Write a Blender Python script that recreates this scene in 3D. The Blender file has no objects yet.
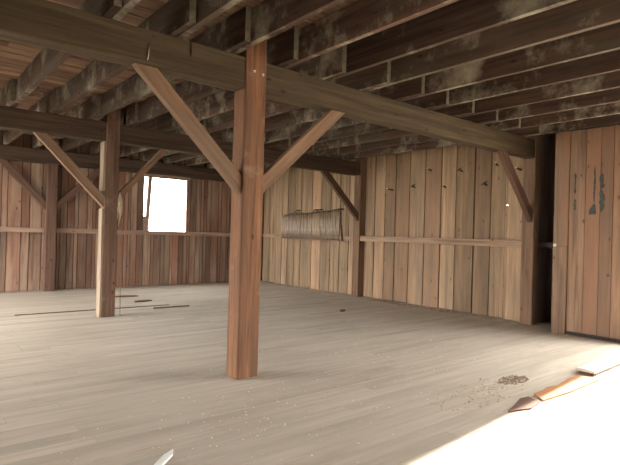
import bpy, bmesh, math, random
from mathutils import Matrix, Vector, noise
R = random.Random(11)
S = bpy.context.scene
C = S.collection
V = Vector

# ------------------------------------------------------------------ materials
def wood(name, light, dark, axis='z', grain=1.0, patch=None, patch_amt=0.0, patch_scale=1.3, rough=.85,
         tint_amt=.5, warm=None, knots=True, bump=.35, perobj=False, stain=None, stain_amt=.5, detail_scale=1.0):
    m = bpy.data.materials.new(name); m.use_nodes = True
    nt = m.node_tree; n = nt.nodes; l = nt.links
    for x in list(n): n.remove(x)
    out = n.new('ShaderNodeOutputMaterial'); b = n.new('ShaderNodeBsdfPrincipled')
    b.inputs['Roughness'].default_value = rough
    b.inputs['Specular IOR Level'].default_value = .25
    l.new(b.outputs[0], out.inputs[0])
    tc = n.new('ShaderNodeTexCoord')
    at = n.new('ShaderNodeAttribute'); at.attribute_name = 'tint'
    # every board gets its own piece of grain: shift the coordinate by the board's number
    sh = n.new('ShaderNodeVectorMath'); sh.operation = 'SCALE'; sh.inputs[0].default_value = (13.7, 7.3, 21.1)
    if perobj:
        oi = n.new('ShaderNodeObjectInfo')
        ad0 = n.new('ShaderNodeMath'); ad0.operation = 'ADD'
        l.new(oi.outputs['Random'], ad0.inputs[0]); l.new(at.outputs['Fac'], ad0.inputs[1])
        l.new(ad0.outputs[0], sh.inputs['Scale'])
        tsrc = ad0.outputs[0]
    else:
        l.new(at.outputs['Fac'], sh.inputs['Scale'])
    ad = n.new('ShaderNodeVectorMath'); ad.operation = 'ADD'
    l.new(tc.outputs['Object'], ad.inputs[0]); l.new(sh.outputs[0], ad.inputs[1])
    mp = n.new('ShaderNodeMapping')
    s = {'x': (.7, 16, 16), 'y': (16, .7, 16), 'z': (16, 16, .7)}[axis]
    mp.inputs['Scale'].default_value = tuple(v*grain for v in s)
    l.new(ad.outputs[0], mp.inputs[0])
    g = n.new('ShaderNodeTexNoise'); g.inputs['Scale'].default_value = 1.6; g.inputs['Detail'].default_value = 7
    g.inputs['Roughness'].default_value = .65; g.inputs['Distortion'].default_value = .5
    l.new(mp.outputs[0], g.inputs['Vector'])
    cr = n.new('ShaderNodeValToRGB')
    cr.color_ramp.elements[0].position = .32; cr.color_ramp.elements[0].color = (*dark, 1)
    cr.color_ramp.elements[1].position = .66; cr.color_ramp.elements[1].color = (*light, 1)
    l.new(g.outputs[0], cr.inputs[0])
    col = cr.outputs[0]
    def mix(a, bcol, fac_out, mode='MIX'):
        mx = n.new('ShaderNodeMix'); mx.data_type = 'RGBA'; mx.blend_type = mode
        l.new(a, mx.inputs[6])
        if isinstance(bcol, tuple): mx.inputs[7].default_value = (*bcol, 1)
        else: l.new(bcol, mx.inputs[7])
        if isinstance(fac_out, float): mx.inputs[0].default_value = fac_out
        else: l.new(fac_out, mx.inputs[0])
        return mx.outputs[2]
    def ramp(src, a, bb, va=0., vb=1.):
        mr = n.new('ShaderNodeMapRange'); mr.inputs[1].default_value = a; mr.inputs[2].default_value = bb
        mr.inputs[3].default_value = va; mr.inputs[4].default_value = vb
        l.new(src, mr.inputs[0]); return mr.outputs[0]
    def nz(scale, detail=3, vec=None, rough_=.5):
        t = n.new('ShaderNodeTexNoise'); t.inputs['Scale'].default_value = scale; t.inputs['Detail'].default_value = detail
        t.inputs['Roughness'].default_value = rough_
        l.new(vec or ad.outputs[0], t.inputs['Vector']); return t.outputs[0]
    if warm:   # some boards are redder
        wn = n.new('ShaderNodeTexWhiteNoise'); wn.noise_dimensions = '1D'
        l.new(at.outputs['Fac'] if not perobj else tsrc, wn.inputs['W'])
        col = mix(col, warm, ramp(wn.outputs['Value'], .35, 1., 0., .8))
    if stain:  # long weather stains
        mp2 = n.new('ShaderNodeMapping')
        s2 = {'x': (.5, 3, 3), 'y': (3, .5, 3), 'z': (3, 3, .5)}[axis]
        mp2.inputs['Scale'].default_value = s2; l.new(ad.outputs[0], mp2.inputs[0])
        col = mix(col, stain, ramp(nz(1.1*detail_scale, 5, mp2.outputs[0], .6), .45, .68, 0., stain_amt))
    if patch:
        col = mix(col, patch, ramp(nz(patch_scale, 8, None, .72), .58-patch_amt*.2, .78-patch_amt*.2, 0., .8))
    if knots:
        mk = n.new('ShaderNodeMapping')
        sk = {'x': (.45, 1, 1), 'y': (1, .45, 1), 'z': (1, 1, .45)}[axis]
        mk.inputs['Scale'].default_value = tuple(v*5.5 for v in sk); l.new(ad.outputs[0], mk.inputs[0])
        vo = n.new('ShaderNodeTexVoronoi'); vo.inputs['Scale'].default_value = 1.0; l.new(mk.outputs[0], vo.inputs['Vector'])
        col = mix(col, tuple(c*.35 for c in dark), ramp(vo.outputs['Distance'], .05, .11, .7, 0.))
    # board to board brightness
    wn2 = n.new('ShaderNodeTexWhiteNoise'); wn2.noise_dimensions = '1D'
    m7 = n.new('ShaderNodeMath'); m7.operation = 'MULTIPLY'; m7.inputs[1].default_value = 7.31
    l.new(at.outputs['Fac'] if not perobj else tsrc, m7.inputs[0]); l.new(m7.outputs[0], wn2.inputs['W'])
    mul = n.new('ShaderNodeVectorMath'); mul.operation = 'SCALE'
    l.new(col, mul.inputs[0]); l.new(ramp(wn2.outputs['Value'], 0, 1, 1-tint_amt*.6, 1+tint_amt*.4), mul.inputs['Scale'])
    l.new(mul.outputs[0], b.inputs['Base Color'])
    bp = n.new('ShaderNodeBump'); bp.inputs['Strength'].default_value = bump; bp.inputs['Distance'].default_value = .01
    l.new(g.outputs[0], bp.inputs['Height']); l.new(bp.outputs[0], b.inputs['Normal'])
    return m

def flat(name, col, rough=.8, metal=0., nscale=30., var=.3):
    m = bpy.data.materials.new(name); m.use_nodes = True
    nt = m.node_tree; n = nt.nodes; l = nt.links
    b = n['Principled BSDF']; b.inputs['Roughness'].default_value = rough; b.inputs['Metallic'].default_value = metal
    t = n.new('ShaderNodeTexNoise'); t.inputs['Scale'].default_value = nscale; t.inputs['Detail'].default_value = 5
    tc = n.new('ShaderNodeTexCoord'); l.new(tc.outputs['Object'], t.inputs['Vector'])
    cr = n.new('ShaderNodeValToRGB')
    cr.color_ramp.elements[0].color = (*[c*(1-var) for c in col], 1); cr.color_ramp.elements[0].position = .35
    cr.color_ramp.elements[1].color = (*[min(1, c*(1+var)) for c in col], 1); cr.color_ramp.elements[1].position = .65
    l.new(t.outputs[0], cr.inputs[0]); l.new(cr.outputs[0], b.inputs['Base Color'])
    return m

M = {}
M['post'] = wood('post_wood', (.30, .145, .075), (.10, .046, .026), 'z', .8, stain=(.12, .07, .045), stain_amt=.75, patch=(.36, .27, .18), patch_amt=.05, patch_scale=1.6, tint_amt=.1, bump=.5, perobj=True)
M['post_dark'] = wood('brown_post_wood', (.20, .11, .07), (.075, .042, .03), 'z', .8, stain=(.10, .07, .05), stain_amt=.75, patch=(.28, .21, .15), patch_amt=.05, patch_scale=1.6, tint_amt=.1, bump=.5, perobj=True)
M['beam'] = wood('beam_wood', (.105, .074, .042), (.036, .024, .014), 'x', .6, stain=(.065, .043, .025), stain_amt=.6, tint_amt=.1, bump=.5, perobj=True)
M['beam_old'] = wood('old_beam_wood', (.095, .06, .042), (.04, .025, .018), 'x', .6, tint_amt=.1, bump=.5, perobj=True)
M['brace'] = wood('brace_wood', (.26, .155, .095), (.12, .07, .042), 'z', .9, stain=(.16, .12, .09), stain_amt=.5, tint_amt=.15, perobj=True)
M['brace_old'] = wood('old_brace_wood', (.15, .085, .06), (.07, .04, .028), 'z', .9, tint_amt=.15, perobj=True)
M['joist'] = wood('joist_wood', (.115, .067, .05), (.036, .022, .018), 'y', .6, stain=(.115, .105, .08), stain_amt=.6, patch=(.52, .49, .38), patch_amt=.34, patch_scale=1.2, tint_amt=.5, perobj=True)
M['deck'] = wood('ceiling_board_wood', (.27, .16, .105), (.09, .05, .034), 'x', .6, stain=(.34, .24, .15), stain_amt=.6, tint_amt=.6)
M['floor'] = wood('worn_floor_wood', (.565, .50, .41), (.465, .41, .33), 'x', .5, stain=(.40, .345, .27), stain_amt=.75, patch=(.40, .32, .235), patch_amt=.1, patch_scale=.9, tint_amt=.10, rough=.8, bump=.15, knots=False)
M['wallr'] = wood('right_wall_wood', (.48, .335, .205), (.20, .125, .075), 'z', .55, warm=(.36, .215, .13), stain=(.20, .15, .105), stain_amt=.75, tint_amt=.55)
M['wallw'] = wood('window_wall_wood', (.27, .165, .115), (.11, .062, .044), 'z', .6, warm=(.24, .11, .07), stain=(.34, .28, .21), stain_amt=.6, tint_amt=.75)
M['panel'] = wood('panel_wood', (.33, .205, .135), (.12, .075, .05), 'z', .5, warm=(.27, .145, .09), stain=(.17, .13, .10), stain_amt=.7, tint_amt=.25)
M['rail'] = wood('rail_wood', (.40, .27, .18), (.17, .11, .07), 'y', .7, stain=(.25, .19, .14), stain_amt=.5, tint_amt=.2)
M['railx'] = wood('window_wall_rail_wood', (.38, .26, .19), (.18, .11, .08), 'x', .7, tint_amt=.2)
M['dark'] = wood('dark_board_wood', (.30, .25, .23), (.18, .15, .14), 'z', .6)
M['gap'] = flat('dark_sheathing', (.035, .022, .017))
M['scrap'] = wood('scrap_board_wood', (.50, .38, .27), (.33, .22, .15), 'x', .9, tint_amt=.3, perobj=True)
M['scrap_orange'] = wood('orange_scrap_wood', (.48, .22, .09), (.28, .11, .045), 'x', .9, tint_amt=.2, perobj=True)
M['batten'] = wood('brown_batten_wood', (.20, .10, .065), (.10, .05, .03), 'x', .9, tint_amt=.2, perobj=True)
M['end_grain'] = flat('joist_end_grain', (.18, .155, .115), nscale=14)
M['sun_painted'] = wood('sun_painted_board_wood', (.74, .69, .62), (.55, .49, .42), 'x', .9, tint_amt=.1, perobj=True)  # near-white paints the sun's glare into the loose plank's colour
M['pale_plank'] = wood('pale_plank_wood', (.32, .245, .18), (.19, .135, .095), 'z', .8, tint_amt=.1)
M['peg'] = flat('peg_wood', (.10, .065, .045))
M['stick'] = flat('weathered_stick', (.50, .43, .36), nscale=12)
M['iron'] = flat('rusty_iron', (.07, .05, .045), .7, .4)
M['steel'] = flat('pale_bolt_metal', (.62, .60, .55), .5, .2)
M['tar'] = flat('dark_tar_paper', (.035, .042, .04), .7)
M['porcelain'] = flat('cream_porcelain', (.80, .77, .62), .35, nscale=4, var=.05)
M['straw'] = flat('pale_straw', (.46, .36, .24), nscale=60)
M['dung'] = flat('brown_chaff', (.26, .18, .11), nscale=60)
M['chip'] = flat('white_chips', (.78, .75, .68), nscale=20, var=.1)
M['rope'] = flat('old_rope', (.20, .13, .08), nscale=50)
M['white'] = flat('white_paint', (.85, .86, .84), nscale=8, var=.05)
M['ground'] = flat('dry_grass', (.13, .12, .08), nscale=3)

# ------------------------------------------------------------------ mesh helpers
class MB:
    def __init__(s): s.bm = bmesh.new(); s.t = s.bm.faces.layers.float.new('tint')
    def box(s, a, b, tint=None, bev=0., segs=0, axis=2, rough=0., M4=None):
        """box a..b; optional bevel; optional cuts along `axis` with roughened verts"""
        t = R.random() if tint is None else tint
        c = (V(a)+V(b))/2; d = V(b)-V(a)
        r = bmesh.ops.create_cube(s.bm, size=1.0)
        vs = r['verts']
        for v in vs: v.co = V((v.co.x*d.x, v.co.y*d.y, v.co.z*d.z)) + c
        fs = set(f for v in vs for f in v.link_faces)
        if segs:
            es = [e for e in set(e for v in vs for e in v.link_edges)
                  if abs((e.verts[0].co-e.verts[1].co)[axis]) > d[axis]*.9]
            if bev:
                r2 = bmesh.ops.bevel(s.bm, geom=es, offset=bev, segments=2, profile=.6, affect='EDGES')
                vs = set(vs) | set(r2['verts']); vs = [v for v in vs if v.is_valid]
                fs = set(f for v in vs for f in v.link_faces)
                es = [e for e in set(e for v in vs for e in v.link_edges)
                      if abs((e.verts[0].co-e.verts[1].co)[axis]) > d[axis]*.9]
            r3 = bmesh.ops.subdivide_edges(s.bm, edges=es, cuts=segs, use_grid_fill=True)
            vs = set(v for v in vs if v.is_valid) | set(g for g in r3['geom_inner'] if isinstance(g, bmesh.types.BMVert))
            fs = set(f for v in vs for f in v.link_faces)
            sd = R.random()*50
            for v in vs:
                nn = noise.noise_vector(v.co*2.3 + V((sd, sd, sd)))*rough + noise.noise_vector(v.co*9 + V((sd, 0, sd)))*rough*.35
                nn[axis] = 0
                v.co += nn
        elif bev:
            es = list(set(e for v in vs for e in v.link_edges))
            r2 = bmesh.ops.bevel(s.bm, geom=es, offset=bev, segments=1, affect='EDGES')
            vs = [v for v in set(vs) | set(r2['verts']) if v.is_valid]
            fs = set(f for v in vs for f in v.link_faces)
        for f in fs: f[s.t] = t
        if M4 is not None:
            for v in vs: v.co = M4 @ v.co
        return s
    def tube(s, pts, rad, n=8, tint=None, cap=True):
        t = R.random() if tint is None else tint
        pts = [V(p) for p in pts]; rings = []
        rr = rad if isinstance(rad, (list, tuple)) else [rad]*len(pts)
        for i, p in enumerate(pts):
            d = (pts[min(i+1, len(pts)-1)] - pts[max(i-1, 0)]).normalized()
            q = d.to_track_quat('Z', 'Y').to_matrix()
            rings.append([s.bm.verts.new(p + q @ V((math.cos(2*math.pi*k/n)*rr[i], math.sin(2*math.pi*k/n)*rr[i], 0))) for k in range(n)])
        for a, b in zip(rings, rings[1:]):
            for k in range(n):
                f = s.bm.faces.new((a[k], a[(k+1) % n], b[(k+1) % n], b[k])); f[s.t] = t; f.smooth = True
        if cap:
            f = s.bm.faces.new(rings[0][::-1]); f[s.t] = t
            f = s.bm.faces.new(rings[-1]); f[s.t] = t
        return s
    def prism(s, outline, a, b, axis=0, tint=None):
        """outline (2D list) extruded from a to b on axis (0: outline is y,z; 2: outline is x,y)"""
        t = R.random() if tint is None else tint
        def P(o, h): return V((h, o[0], o[1])) if axis == 0 else (V((o[0], h, o[1])) if axis == 1 else V((o[0], o[1], h)))
        A = [s.bm.verts.new(P(o, a)) for o in outline]; B = [s.bm.verts.new(P(o, b)) for o in outline]
        fs = [s.bm.faces.new(A), s.bm.faces.new(B[::-1])]
        for k in range(len(A)):
            j = (k+1) % len(A); fs.append(s.bm.faces.new((A[k], B[k], B[j], A[j])))
        for f in fs: f[s.t] = t
        bmesh.ops.recalc_face_normals(s.bm, faces=fs)
        return s
    def build(s, name, mat, parent=None, loc=(0, 0, 0), rot=None):
        me = bpy.data.meshes.new(name)
        s.bm.normal_update(); s.bm.to_mesh(me); s.bm.free()
        me.materials.append(M[mat])
        o = bpy.data.objects.new(name, me); C.objects.link(o)
        if parent: o.parent = parent
        o.location = loc
        if rot: o.rotation_euler = rot
        return o
def tag(o, label, cat, group=None, kind=None):
    if label: o['label'] = label
    if cat: o['category'] = cat
    if group: o['group'] = group
    if kind: o['kind'] = kind
    return o
def struct(o, label=None, cat=None):
    o['kind'] = 'structure'
    if label: o['label'] = label
    if cat: o['category'] = cat
    return o
def empty(name, loc, label, cat, group=None):
    o = bpy.data.objects.new(name, None); C.objects.link(o); o.location = loc; o.empty_display_size = .2
    return tag(o, label, cat, group)

# ------------------------------------------------------------------ dimensions (metres; x along the crossbeams, y along the joists)
PX, PW = 2.731, .224                 # post corner and post width
Y1, Y2, Y3 = 4.417, 8.770, 13.185    # lines of the crossbeams and the window wall
WX = 8.773                           # room face of the wall posts
BX = 8.95                            # room face of the wall boards
HB, HT = 2.97, 3.288                 # under side and top of the crossbeams
JT = 3.62                            # top of the joists
XL, YN = -3.3, -4.2                  # left wall and near wall, out of the frame
DOOR_Y = 2.62                        # jamb of the big doorway in the right wall

# ------------------------------------------------------------------ floor
f = MB()
y = YN; k = 0
while y < Y3+.05:
    w = R.uniform(.13, .17); x = XL
    joins = [x]
    while joins[-1] < 9.2: joins.append(joins[-1] + R.uniform(2.8, 5.))
    joins[-1] = 9.2
    if y < 9.62 < y+w: w = 9.62-y
    for a, b in zip(joins, joins[1:]):
        dz = R.uniform(-.004, 0)
        f.box((a+.001, y+.0015, -.04), (b-.001, y+w-.0015, dz*.4))
    y += w
    if abs(y-9.62) < 1e-6: y += .025
floor = struct(f.build('floor', 'floor'), 'worn pale grey-brown plank floor of the barn loft', 'floor')
MB().box((XL, YN, -.25), (9.2, Y3+.05, -.042)).build('floor_base', 'gap').parent = floor

# ------------------------------------------------------------------ walls
def boards_x(mb, seams, x0, x1, z0, z1, holes=(), dep=.02, tints=None):     # boards of a wall facing -x, seams in y
    for i, (a, b) in enumerate(zip(seams, seams[1:])):
        o = R.uniform(0, .012)
        mb.box((x0+o, a+.011, z0+R.uniform(0, .01)), (x0+o+dep, b-.011, z1), bev=.003)
def fill(a, b, lo=.26, hi=.38):
    s = [a]
    while b - s[-1] > hi+.1: s.append(s[-1] + R.uniform(lo, hi))
    s.append(b); return s
# far part of the right-hand wall (behind the stick rack)
g = MB()
boards_x(g, fill(8.99, 9.34)[:1] + [9.34, 9.68, 10.03, 10.43, 10.82, 11.31, 11.6, 11.93, 12.2, 12.5, 12.85, 13.185], BX, 0, 0, JT)
# near part (behind the pegs)
sm = [5.065, 5.38, 5.74, 6.17, 6.54, 6.96, 7.39, 7.8, 8.12, 8.45, 8.77]
boards_x(g, sm, BX, 0, 0.01, JT)
# the boards at the little hole
hy, hz = 5.03, 2.155
g.box((BX+.004, 4.62, 0), (BX+.024, 5.02, JT), bev=.003)
for a, b in ((0, hz-.009), (hz+.009, JT)): g.box((BX+.004, 5.022, a), (BX+.024, 5.068, b))
g.box((BX+.004, 5.047, hz-.008), (BX+.024, 5.068, hz+.008))
boards_x(g, [DOOR_Y, 2.85, 3.05], BX, 0, 0, JT)
wr = struct(g.build('wall_right', 'wallr'), 'tan vertical board wall with wooden pegs', 'wall')
s_ = MB()
for a, b in (((BX+.034, DOOR_Y, -.04), (BX+.09, 3.05, JT)), ((BX+.034, 4.6, -.04), (BX+.09, 5.0, JT)), ((BX+.034, 5.16, -.04), (BX+.09, Y3+.09, JT)),
             ((BX+.034, 5.0, -.04), (BX+.09, 5.16, hz-.05)), ((BX+.034, 5.0, hz+.015), (BX+.09, 5.16, JT))): s_.box(a, b)
s_.box((BX+.034, YN, 3.28), (BX+.09, DOOR_Y, JT))          # above the doorway
s_.box((BX+.034, YN, -.04), (BX+.09, -1.6, 3.28))
s_.build('sheathing', 'gap', wr)
MB().box((8.8, 4.645, 1.365), (8.948, 8.765, 1.50), bev=.006, segs=14, axis=1, rough=.006).build('rail', 'rail', wr)
MB().box((8.8, 9.0, 1.365), (8.948, 13.0, 1.475), bev=.006, segs=14, axis=1, rough=.006).build('rail', 'rail', wr)
MB().box((9.06, DOOR_Y+.3, 1.375), (9.14, 4.58, 1.475), bev=.006, segs=8, axis=1, rough=.005).build('rail', 'gap', wr)  # recess stretch of rail: its shade is put into the near-black colour

# unlit side room behind the recess
g = MB()
g.box((9.7, 2.85, -.04), (9.76, 4.66, JT)).box((9.04, 2.85, -.04), (9.7, 2.91, JT)).box((9.04, 4.6, -.04), (9.7, 4.66, JT))
g.box((9.04, 2.85, JT), (9.76, 4.66, JT+.06)).box((9.2, 2.91, -.08), (9.7, 4.6, -.04))
struct(g.build('wall_side_room', 'dark'), 'dark narrow opening to an unlit side room', 'wall')
# wall with the window
WIN = (5.13, 6.38, 1.46, 2.93)
g = MB()
sx = [XL] + fill(XL, 1.5)[1:-1] + [1.5, 1.86, 2.26, 2.69, 2.86, 3.02, 3.24, 3.4, 3.7, 3.91, 4.2, 4.45, 4.71, 4.95, 5.13, 5.33, 5.61, 5.88, 6.13, 6.38, 6.64, 6.88, 7.12, 7.45, 7.72, 8.05, 8.4, 8.68, 8.94]
sx2 = []
for a, b in zip(sx, sx[1:]):
    sx2.append(a)
    if b-a > .2 and a > 1.4: sx2.append(a+(b-a)*R.choice((.3, .4, .62, .7)))
sx2.append(sx[-1])
for a, b in zip(sx2, sx2[1:]):
    o = R.uniform(0, .02)
    if a >= WIN[0]-.001 and b <= WIN[1]+.001:
        g.box((a+.006, Y3+o, 0.005), (b-.006, Y3+o+.02, WIN[2]-.06), bev=.003)
        g.box((a+.006, Y3+o, WIN[3]), (b-.006, Y3+o+.02, JT), bev=.003)
    else:
        g.box((a+.009, Y3+o, 0.005), (b-.009, Y3+o+.02, 1.42), bev=.003)
        o = R.uniform(0, .012)
        g.box((a+.009, Y3+o, 1.42), (b-.009, Y3+o+.02, JT), bev=.003)
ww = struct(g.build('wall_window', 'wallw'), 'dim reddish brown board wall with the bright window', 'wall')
s_ = MB()
s_.box((XL-.1, Y3+.034, -.04), (WIN[0], Y3+.09, JT)).box((WIN[1], Y3+.034, -.04), (BX+.034, Y3+.09, JT))
s_.box((WIN[0], Y3+.034, -.04), (WIN[1], Y3+.09, WIN[2]-.06)).box((WIN[0], Y3+.034, WIN[3]), (WIN[1], Y3+.09, JT))
s_.build('sheathing', 'gap', ww)
for a, b in ((XL+.05, 2.725), (2.96, 5.10), (5.10, 6.45), (6.45, 8.79)):
    MB().box((a, Y3-.11, 1.36), (b-.005, Y3-.002, 1.47), bev=.005, segs=10, axis=0, rough=.005).build('rail', 'railx', ww)
wf = MB()
wf.prism([(WIN[0]+.03, WIN[2]), (WIN[0]+.12, WIN[2]), (WIN[0]+.19, WIN[3]), (WIN[0]+.10, WIN[3])], Y3-.03, Y3+.04, 1)           # slipped left stile
wf.box((WIN[1]-.05, Y3-.01, WIN[2]), (WIN[1]-.02, Y3+.05, WIN[3]), bev=.004)
wf.box((WIN[0]-.03, Y3-.05, WIN[3]-.03), (WIN[1]+.03, Y3+.05, WIN[3]+.05), bev=.004)
win = struct(wf.build('window_1', 'railx'), 'bright open window with a weathered frame', 'window')
MB().box((WIN[0]-.02, Y3-.06, WIN[2]-.06), (WIN[1]+.02, Y3+.12, WIN[2]-.002), bev=.006).build('window_sill', 'rail', win)
MB().box((WIN[0]-.02, Y3-.02, 1.47), (WIN[0]+.10, Y3+.03, 1.86), bev=.003).build('stop_block', 'railx', win)

# left wall and near wall (out of the frame, with wide openings to the daylight)
g = MB()
for a, b, z0 in ((YN, 6.4, 0), (6.4, 13.0, 3.25), (12.95, Y3+.05, 0)):
    s = fill(a, b)
    for p, q in zip(s, s[1:]): g.box((XL-.05, p+.004, z0), (XL-.02, q-.004, JT))
    g.box((XL-.1, a, z0-.04 if z0 == 0 else z0), (XL-.051, b, JT))
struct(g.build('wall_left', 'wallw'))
g = MB()
for a, b, z0 in ((XL, -.5, 0), (-.5, 1.9, 2.05), (1.9, 9.04, 0)):
    s = fill(a, b)
    for p, q in zip(s, s[1:]): g.box((p+.004, YN-.03, z0), (q-.004, YN, JT))
    g.box((a, YN-.09, z0), (b, YN-.031, JT))
struct(g.build('wall_near', 'wallr'))

# ------------------------------------------------------------------ ceiling boards
g = MB(); y = YN-.1
while y < Y3+.09:
    w = R.uniform(.16, .24); x = XL-.1
    while x < 9.04:
        q = min(9.04, x+R.uniform(2.5, 4.5)); g.box((x+.001, y+.007, JT+R.uniform(.001, .008)), (q-.001, y+w-.007, JT+.04)); x = q
    y += w
cl = struct(g.build('ceiling', 'deck'), 'brown board ceiling lying over the joists', 'ceiling')
MB().box((XL-.1, YN-.1, JT+.041), (9.04, Y3+.1, JT+.12)).build('roof_slab', 'gap', cl)

# ------------------------------------------------------------------ ground outside
struct(MB().box((-60, -60, -1.2), (60, 60, -.9)).build('ground', 'ground'), 'dry grassy yard outside', 'ground')

# ------------------------------------------------------------------ posts
def post(x, y, label, mat='post', top=JT-.012, w=PW, wx=None, group='square timber posts', rough=.006, bolts=()):
    h = top
    o = MB().box((0, 0, 0), (wx or w, w, h), bev=.016, segs=26, axis=2, rough=rough).build('timber_post', mat, loc=(x, y, 0))
    tag(o, label, 'post', group)
    for bx, bz in bolts:
        MB().tube([(bx, -.012, bz), (bx, .01, bz)], .014, 10).build('bolt_head', 'steel', o)
    return o
post(PX, Y1, 'thick reddish square post standing nearest the camera in the middle of the floor', wx=.252, bolts=((.10, 3.16), (.205, 3.145)))
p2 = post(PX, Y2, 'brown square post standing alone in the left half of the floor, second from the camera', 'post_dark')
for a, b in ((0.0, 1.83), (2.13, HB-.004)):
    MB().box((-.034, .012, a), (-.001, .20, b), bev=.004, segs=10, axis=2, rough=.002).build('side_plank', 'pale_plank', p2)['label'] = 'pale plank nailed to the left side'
post(WX, Y1, 'square post on the right wall beside the dark recess', 'brace', w=.223)
post(WX, Y2, 'square post on the right wall between the stick rack and the pegged boards', 'brace', w=.223)
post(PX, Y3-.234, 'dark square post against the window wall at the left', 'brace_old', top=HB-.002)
post(XL+.02, Y3-.226, 'dark corner post of the window wall', 'brace_old', top=HB-.002) if False else None

# ------------------------------------------------------------------ crossbeams
def beam(y, label, mat, x0=XL+.01, x1=8.94, d=.2, gaps=(), off=.013):
    # runs between the posts
    xs = [x0] + [v for g_ in gaps for v in g_] + [x1]
    root = None
    if len(xs) == 2:
        o = MB().box((0, 0, 0), (x1-x0, d, HT-HB), bev=.012, segs=30, axis=0, rough=.007).build('crossbeam', mat, loc=(x0, y+off, HB))
        return tag(o, label, 'beam', 'crossbeams under the joists')
    root = empty('crossbeam', (x0, y+off, HB), label, 'beam', 'crossbeams under the joists')
    for a, b in zip(xs[::2], xs[1::2]):
        MB().box((a-x0, 0, 0), (b-x0, d, HT-HB), bev=.012, segs=24, axis=0, rough=.007).build('beam_length', mat, root)
    return root
gp = ((PX+.004, PX+PW-.004),); gp1 = ((PX+.004, PX+.247),)
b1 = beam(Y1, 'long thick brown crossbeam on the nearest post, passing over the whole room', 'beam', gaps=gp1, x1=WX+.002)
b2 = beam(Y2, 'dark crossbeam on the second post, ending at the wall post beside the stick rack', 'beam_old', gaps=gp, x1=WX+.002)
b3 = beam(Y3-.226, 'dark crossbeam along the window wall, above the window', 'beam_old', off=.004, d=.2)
# thin wire marks and a nail hanging on the near crossbeam
def hang(name, label, cat, pts, rad, mat): return tag(MB().tube(pts, rad, 6).build(name, mat, loc=(0, 0, 0)), label, cat)
hang('wire_hook', 'short pale wire hook on the near crossbeam left of the diagonal brace', 'hook', [(1.72, Y1+.022, 3.16), (1.722, Y1+.008, 3.15), (1.718, Y1+.004, 3.05), (1.712, Y1+.008, 3.01)], .005, 'steel')
hang('iron_spike', 'dark spike with a pale tip driven into the top of the near crossbeam', 'nail', [(2.13, Y1+.018, 3.28), (2.13, Y1+.006, 3.2), (2.13, Y1+.008, 3.14)], .008, 'iron')

# ------------------------------------------------------------------ knee braces
def brace(p, q, label, mat='brace', w=.145, d=.09):
    p, q = V(p), V(q); dr = q-p; L = dr.length
    bm = MB().box((-w/2, -d/2, 0), (w/2, d/2, L), bev=.008, segs=12, axis=2, rough=.004)
    # skew-cut ends: lower end plumb against the post, upper end level against the beam
    z = dr.normalized(); yv = V((0, 1, 0)); xv = yv.cross(z).normalized()
    Mx = Matrix((xv, yv, z)).transposed().to_4x4()
    inv = Mx.inverted()
    n1 = inv @ V((1, 0, 0)); n2 = inv @ V((0, 0, 1))
    for v in bm.bm.verts:
        # slide end vertices along the axis onto the contact plane
        if v.co.z < 1e-4: v.co.z = -(n1.x*v.co.x)/n1.z
        elif v.co.z > L-1e-4: v.co.z = L-(n2.x*v.co.x)/n2.z
    o = bm.build('knee_brace', mat)
    o.matrix_world = Matrix.Translation(p) @ Mx
    o.location = p; o.rotation_euler = Mx.to_euler()
    return tag(o, label, 'brace', 'diagonal knee braces')
yb = Y1+.075
brace((PX-.004, yb, 1.99), (1.71, yb, HB-.003), 'long diagonal brace rising to the left from the nearest post')
brace((PX+.257, yb, 2.00), (4.05, yb, HB-.003), 'diagonal brace rising to the right from the nearest post')
yb = Y2+.075
brace((PX-.004, yb, 1.95), (1.74, yb, HB-.003), 'diagonal brace rising to the left from the second post', 'brace')
brace((PX+PW+.004, yb, 2.02), (3.78, yb, HB-.003), 'thin diagonal brace rising from the second post towards the window', 'brace', w=.10)
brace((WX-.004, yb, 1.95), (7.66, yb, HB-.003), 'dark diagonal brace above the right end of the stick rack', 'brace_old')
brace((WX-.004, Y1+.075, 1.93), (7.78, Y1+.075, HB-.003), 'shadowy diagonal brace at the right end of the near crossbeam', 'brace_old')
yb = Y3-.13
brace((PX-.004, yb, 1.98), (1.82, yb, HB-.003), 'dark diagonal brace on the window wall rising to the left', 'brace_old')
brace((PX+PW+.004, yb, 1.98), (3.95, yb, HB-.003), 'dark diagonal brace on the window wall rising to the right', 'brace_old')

# ------------------------------------------------------------------ joists
near_x = [-4.3, -3.67, -3.04, -2.41, -1.78, -1.15, -.52, .12, .75, 1.39, 1.98, 2.56, 3.19, 3.82, 4.45, 5.09, 5.73, 6.37, 7.02, 7.68, 8.33]
JW = .062
def ordinal(i): return ['first', 'second', 'third', 'fourth', 'fifth', 'sixth', 'seventh', 'eighth', 'ninth', 'tenth'][i]
def joist_label(i, bay):
    k = i - 11
    if k == 0: return 'joist over the %s, just left of the nearest post' % bay
    if k > 0:  return 'joist over the %s, %s to the right of the nearest post' % (bay, ordinal(k-1))
    return 'joist over the %s, %s left of the nearest post' % (bay, ordinal(-k))
def joist_run(y0, y1, off, bay, group, first):
    proto = None
    for i, x in enumerate(near_x):
        if i < first: continue
        if proto is None:
            proto = o = MB().box((0, 0, 0), (JW, y1-y0, JT-HT-.008), bev=.004, segs=20, axis=1, rough=.006).build('ceiling_joist', 'joist')
            o.data.materials.append(M['end_grain'])
            for p in o.data.polygons:
                if abs(p.normal.y) > .8: p.material_index = 1
        else:
            o = proto.copy(); C.objects.link(o)
        o.location = (x+off, y0 + R.uniform(-.13, .10), HT+.004)
        tag(o, joist_label(i, bay), 'joist', group)
joist_run(YN+.1, Y1+.42, 0, 'near bay', 'ceiling joists over the near bay', 7)
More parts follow.
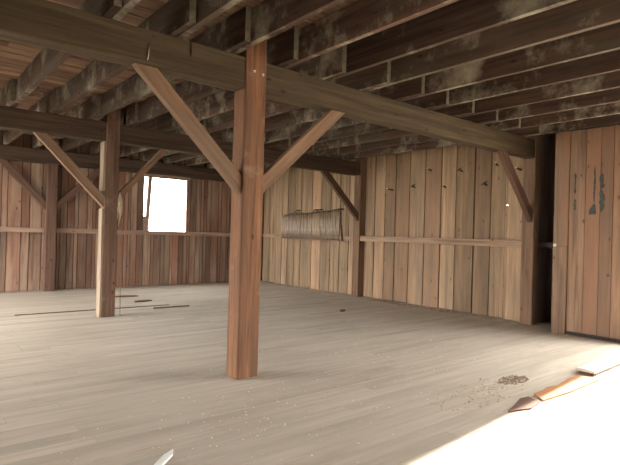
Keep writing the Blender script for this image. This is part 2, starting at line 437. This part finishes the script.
joist_run(Y1-.30, Y2+.40, -.068, 'middle bay', 'ceiling joists over the middle bay', 7)
joist_run(Y2-.42, Y3-.07, -.136, 'far bay', 'ceiling joists over the far bay', 8)

# ------------------------------------------------------------------ board partition at the right, standing off the wall
PXX = 8.40
g = MB()
for a, b in zip([2.62, 2.86, 3.02, 3.2, 3.42], [2.86, 3.02, 3.2, 3.42, 3.665]):
    o = R.uniform(0, .008)
    g.box((PXX+.02+o, a+.003, .05+R.uniform(0, .01)), (PXX+.045+o, b-.003, HT-.004), bev=.003)
pt = struct(g.build('wall_partition', 'panel'), 'orange-brown board partition at the right with peeling black scraps', 'wall')
MB().box((PXX, 3.67, 0), (PXX+.10, 3.80, 1.42), bev=.006, segs=12, axis=2, rough=.003).build('edge_post', 'panel', pt)
MB().box((PXX+.004, 3.67, 1.425), (PXX+.10, 3.80, HT-.004), bev=.006, segs=12, axis=2, rough=.003).build('edge_post', 'panel', pt)
MB().box((PXX+.02, 3.805, 0), (PXX+.09, 3.905, HT-.004), bev=.006, segs=12, axis=2, rough=.003).build('edge_board', 'panel', pt)
MB().box((PXX+.06, 2.62, -.002), (PXX+.10, 3.665, HT-.004)).build('backing', 'gap', pt)
MB().box((PXX+.06, DOOR_Y, 0), (BX, DOOR_Y+.04, HT-.004)).build('door_jamb', 'panel', pt)

# knob on the partition's edge
k = empty('insulator_knob', (PXX-.001, 3.86, 1.44), 'small cream round knob on the edge of the right-hand partition', 'knob')
MB().tube([(.018, 0, 0), (-.004, 0, 0), (-.014, 0, 0), (-.028, 0, 0), (-.034, 0, 0)], [.016, .026, .03, .022, .006], 12).build('knob_head', 'porcelain', k)
MB().tube([(.02, 0, 0), (-.038, 0, 0)], .005, 8).build('nail', 'iron', k)

# peeled black scraps
def scrap(outline, label):
    c = (sum(p[0] for p in outline)/len(outline), min(p[1] for p in outline))
    o = MB().prism([(p[0]-c[0], p[1]-c[1]) for p in outline], -.006, .0, 0).build('tar_paper_scrap', 'tar', loc=(PXX+.018, c[0], c[1]))
    tag(o, label, 'scrap', 'peeled black scraps on the partition')
def ragged(yc, z0, z1, w, n=7):
    hs = [z0+(z1-z0)*(i+R.uniform(-.3, .3)*(0 < i < n))/n for i in range(n+1)]
    L = [(yc - w*R.uniform(.1, .6)*(1 if 0 < i < n else .2), h) for i, h in enumerate(hs)]
    Rr = [(yc + w*R.uniform(.1, .6)*(1 if 0 < i < n else .2), h) for i, h in enumerate(hs)]
    return Rr + L[::-1]
scrap(ragged(3.575, 2.27, 2.60, .035), 'narrow black paper sliver on the partition, upper one of the left column')
scrap(ragged(3.575, 2.0, 2.18, .04), 'narrow black paper sliver on the partition, lower one of the left column')
scrap([(3.255, 1.94), (3.36, 1.93), (3.355, 2.0), (3.30, 2.09), (3.27, 2.10)], 'black pointed paper scrap at the foot of the right column of scraps')
scrap(ragged(3.285, 2.11, 2.68, .028), 'long thin black paper strip on the partition')
scrap(ragged(3.175, 2.33, 2.56, .07), 'ragged black paper scrap high in the right column on the partition')
scrap(ragged(3.175, 1.97, 2.31, .075), 'large ragged black paper scrap low in the right column on the partition')
o = MB().tube([(.012, 0, 0), (-.012, 0, 0)], .018, 10).build('bolt_hole_plug', 'iron', loc=(PXX+.02, 3.06, 1.0))
tag(o, 'small dark round plug low on the right-hand partition', 'plug')

# ------------------------------------------------------------------ pegs on the right wall
pegs = [(7.9, 2.58, 1, 'lower row, first from the left'), (7.26, 2.61, 0, 'lower row, second from the left'),
        (6.44, 2.57, 1, 'lower row, third from the left'), (6.81, 2.95, 1, 'upper row, above the second and third lower pegs'),
        (6.03, 2.87, 0, 'upper row, middle of the wall'), (5.48, 2.56, 0, 'lower row, fourth from the left'),
        (5.26, 2.93, 1, 'upper row, left of the shaded wall corner'), (4.78, 2.80, 1, 'rightmost, above the brace')]
for i, (y, z, kind, where) in enumerate(pegs):
    t = empty('wall_peg', (BX, y, z), 'wooden peg on the right wall, ' + where, 'peg', 'pegs in the right wall')
    a = R.uniform(-.06, .06)
    MB().tube([(.02, 0, 0), (-.06, a*.4, .01), (-.13, a, .035)], [.017, .016, .012], 8).build('shaft', 'peg', t)
    if kind: MB().tube([(-.124, a, .033), (-.134, a*1.05, .037)], .019, 10).build('pale_end', 'steel', t)
    else: MB().tube([(-.10, a-.05, .06), (-.115, a, .03), (-.10, a+.06, .0)], .009, 6).build('wire_wrap', 'iron', t)

# ------------------------------------------------------------------ stick rack
rk = empty('stick_rack', (8.80, 10.7, 1.3), 'weathered rack frame on the far right wall holding a row of thin sticks', 'rack')
def loc(p): return (p[0]-8.80, p[1]-10.7, p[2]-1.3)
MB().tube([loc(p) for p in ((8.80, 11.98, 1.99), (8.79, 11.6, 2.045), (8.79, 11.0, 2.055), (8.79, 10.4, 2.09), (8.79, 9.9, 2.12), (8.77, 9.45, 2.17))], .016, 8).build('top_bar', 'iron', rk)
MB().tube([loc(p) for p in ((8.765, 11.95, 1.364), (8.78, 11.95, 2.02))], .02, 8).build('upright', 'stick', rk)
MB().tube([loc(p) for p in ((8.765, 9.36, 1.364), (8.77, 9.43, 1.8), (8.765, 9.46, 2.19))], [.022, .02, .026], 8).build('upright', 'iron', rk)
MB().box(loc((8.735, 9.3, 1.345)), loc((8.80, 12.02, 1.363)), bev=.003).build('shelf_slat', 'rail', rk)
for y in (9.5, 10.35, 10.5, 11.3):
    MB().tube([loc(p) for p in ((8.93, y, 2.17), (8.80, y+.02, 2.16), (8.75, y+.04, 2.10))], .016, 6).build('bracket', 'iron', rk)
sp = None
for i in range(46):
    if sp is None:
        sp = o = MB().tube([(0, 0, 0), (.004, .006, .25), (-.003, -.004, .5), (0, 0, .78)], [.0105, .011, .010, .008], 6).build('thin_stick', 'stick')
    else: o = sp.copy(); C.objects.link(o)
    y = 11.86 - i*.0525 + R.uniform(-.012, .012)
    o.location = (8.762+R.uniform(-.006, .004), y, 1.366)
    o.rotation_euler = (R.uniform(-.035, .035), 0, R.uniform(0, 6))
    o.scale = (1, 1, R.uniform(.82, .98))
    tag(o, 'thin weathered stick standing in the rack on the far right wall', 'stick', 'sticks in the wall rack')

# ------------------------------------------------------------------ hanging things at the second post
t = empty('hanging_husk', (2.99, Y2+.02, 2.12), 'straw-coloured frayed bundle hanging on the right side of the second post', 'bundle')
b_ = MB()
for i in range(14):
    a = i*.9; x = .03*math.cos(a); yy = .03*math.sin(a); L = R.uniform(.3, .62)
    b_.tube([(0, 0, 0), (x*.6, yy*.6, -L*.3), (x*1.3, yy*1.3, -L*.6), (x*.7+R.uniform(-.02, .02), yy*.7, -L)], [.006, .014, .013, .003], 5)
b_.build('frayed_strands', 'straw', t)
MB().tube([(-.03, 0, .03), (.015, 0, .025), (.01, 0, -.01)], .005, 6).build('nail', 'iron', t)
tag(MB().tube([(0, 0, 2.08), (.01, 0, 1.5), (.0, .01, .8), (.012, 0, .012), (.05, .01, .008)], .004, 5).build('dangling_rope', 'rope', loc=(3.03, Y2+.0, 0)),
    'thin rope dangling to the floor beside the second post', 'rope')
tag(MB().box((-.03, -.012, -.16), (.03, .012, .17), bev=.003).build('short_slat', 'chip', loc=(3.125, Y2-.05, 3.46)) if False else
    MB().box((-.012, -.02, -.16), (.012, .02, .16), bev=.004).build('short_slat', 'straw', loc=(3.108, Y2-.05, 3.457)),
    'short pale slat hanging between the joists just above the second post', 'slat')

# ------------------------------------------------------------------ things on the floor
t = empty('loose_plank', (6.08, 2.42, 0), 'plank with sunlight painted into its white colour, lying at the sunlit edge of the floor, lower right', 'plank')
MB().box((0, -.10, .03), (2.6, .10, .062), bev=.003, segs=10, axis=0, rough=.003).build('board', 'sun_painted', t)
MB().box((.03, -.085, 0), (.09, .085, .029), bev=.002).build('cleat', 'batten', t)
MB().box((1.9, -.085, 0), (1.97, .085, .029), bev=.002).build('cleat', 'batten', t)
t.rotation_euler = (0, 0, .03)
o = MB().prism([(0, -.03), (.5, -.06), (1.22, -.05), (1.24, .185), (.95, .165), (.62, .12), (.45, .15), (.3, .125), (.12, .12)], .0, .014, 2).build('splintered_board', 'scrap_orange', loc=(4.72, 2.27, .001))
tag(o, 'splintered orange board lying along the edge of the bright patch', 'board')
o = MB().prism([(0, 0), (.25, -.08), (.50, -.04), (.55, .10), (.43, .12), (.2, .05)], .0, .012, 2).build('splintered_board', 'batten', loc=(4.16, 2.28, .001))
tag(o, 'small dark splinter of board at the edge of the bright patch', 'board')
o = MB().box((-.36, -.02, 0), (.36, .02, .02), bev=.004).build('floor_batten', 'batten', loc=(4.22, 9.3, 0), rot=(0, 0, -.02))
tag(o, 'short brown batten lying on the floor between the second post and nearest post', 'batten')
o = MB().box((-1.35, -.014, 0), (1.35, .014, .012), bev=.003).build('floor_batten', 'batten', loc=(2.95, 9.63, .001), rot=(0, 0, -.012))
tag(o, 'long thin dark strip lying on the floor behind the second post', 'strip')
for (x, y, sx_, sy_, r, lb) in ((4.05, 10.35, .20, .09, .1, 'small dark scrap of wood on the bright floor below the window'),
                               (4.0, 11.25, .28, .11, -.2, 'pale brown scrap on the bright floor nearest the window wall'),
                               (6.9, 7.3, .10, .06, .4, 'small dark chip on the floor near the stick rack')):
    o = MB().prism([(-sx_, -sy_*.6), (-.2*sx_, -sy_), (sx_, -.3*sy_), (.8*sx_, sy_*.7), (0, sy_), (-.8*sx_, .4*sy_)], 0, .018, 2).build('wood_scrap', 'batten', loc=(x, y, 0.001), rot=(0, 0, r))
    tag(o, lb, 'scrap')
o = MB().prism([(-.26, -.02), (.12, -.028), (.2, .0), (.1, .028), (-.26, .024)], 0, .012, 2).build('white_sliver', 'white', loc=(1.36, 3.09, .003), rot=(0, 0, .75))
tag(o, 'white sliver on the floor at the very bottom edge of the view', 'sliver')

def debris(name, mat, spots, n, size, label, cat):
    g = MB()
    for _ in range(n):
        cx, cy, rx, ry = R.choice(spots)
        a = R.uniform(0, 6.28); r = R.random()**.8
        x, y = cx+rx*r*math.cos(a), cy+ry*r*math.sin(a)
        s = size*R.uniform(.5, 1.3); th = R.uniform(0, 3.14)
        Mx = Matrix.Translation((x, y, .004)) @ Matrix.Rotation(th, 4, 'Z') @ Matrix.Rotation(R.uniform(-.15, .15), 4, 'Y')
        g.box((-s, -s*R.uniform(.2, .6), -.001), (s, s*R.uniform(.2, .6), .004), M4=Mx)
    tag(g.build(name, mat), label, cat, kind='stuff')
debris('chaff_pile', 'dung', [(5.15, 2.78, .26, .12)], 190, .009, 'patch of brown chaff on the floor near the splintered board', 'chaff')
debris('straw_litter', 'straw', [(4.7, 2.75, .5, .3), (7.9, 5.6, .5, .25), (8.4, 7.3, .3, .6), (8.6, 5.4, .2, .7), (8.7, 10.4, .12, 1.3), (4.2, 2.7, .5, .25)], 420, .010, 'pale straw litter strewn along the right wall and bright edge', 'straw')
debris('dust_ridge', 'dung', [(8.72, 6.2, .14, 1.2), (8.72, 7.8, .14, .9), (8.8, 10.8, .1, 1.8), (6, 13.05, 2.6, .1), (2.0, 13.05, 2.4, .1)], 1500, .014, 'brown litter gathered along the foot of the walls', 'litter')
debris('white_chips', 'chip', [(4, 3.6, 2.4, 1.2), (2.2, 3.2, 1.4, 1.2), (5, 5, 3, 2.2)], 240, .0055, 'tiny white chips scattered over the floor', 'chips')

# ------------------------------------------------------------------ light
w = bpy.data.worlds.new('sky'); S.world = w; w.use_nodes = True
bg = w.node_tree.nodes['Background']
bg.inputs['Color'].default_value = (1.0, .98, .94, 1); bg.inputs['Strength'].default_value = 9.0
sun = bpy.data.lights.new('sun', 'SUN'); sun.energy = 13.0; sun.angle = math.radians(.9); sun.color = (1, .93, .82)
so = bpy.data.objects.new('sun', sun); C.objects.link(so)
el = math.radians(24.5)
d = V((-math.cos(el), -.078*math.cos(el), -math.sin(el)))
so.rotation_euler = d.to_track_quat('-Z', 'Y').to_euler(); so.location = (20, 2, 9)

# ------------------------------------------------------------------ camera
cam = bpy.data.cameras.new('camera'); co = bpy.data.objects.new('camera', cam); C.objects.link(co)
F = V((0.6354555, 0.7721302, 0.0033494)).normalized()
Rt = V((0.7717625, -0.6352761, 0.0284041)).normalized()
Up = Rt.cross(F).normalized(); Rt = F.cross(Up)
co.matrix_world = Matrix((Rt, Up, -F)).transposed().to_4x4()
co.location = (0, 0, 1.5)
cam.sensor_width = 36; cam.lens = 506.2/620*36; cam.clip_start = .05; cam.clip_end = 300
S.camera = co
S.view_settings.view_transform = 'Standard'; S.view_settings.look = 'None'
S.view_settings.gamma = 1; S.view_settings.use_curve_mapping = False
S.view_settings.exposure = 1.36
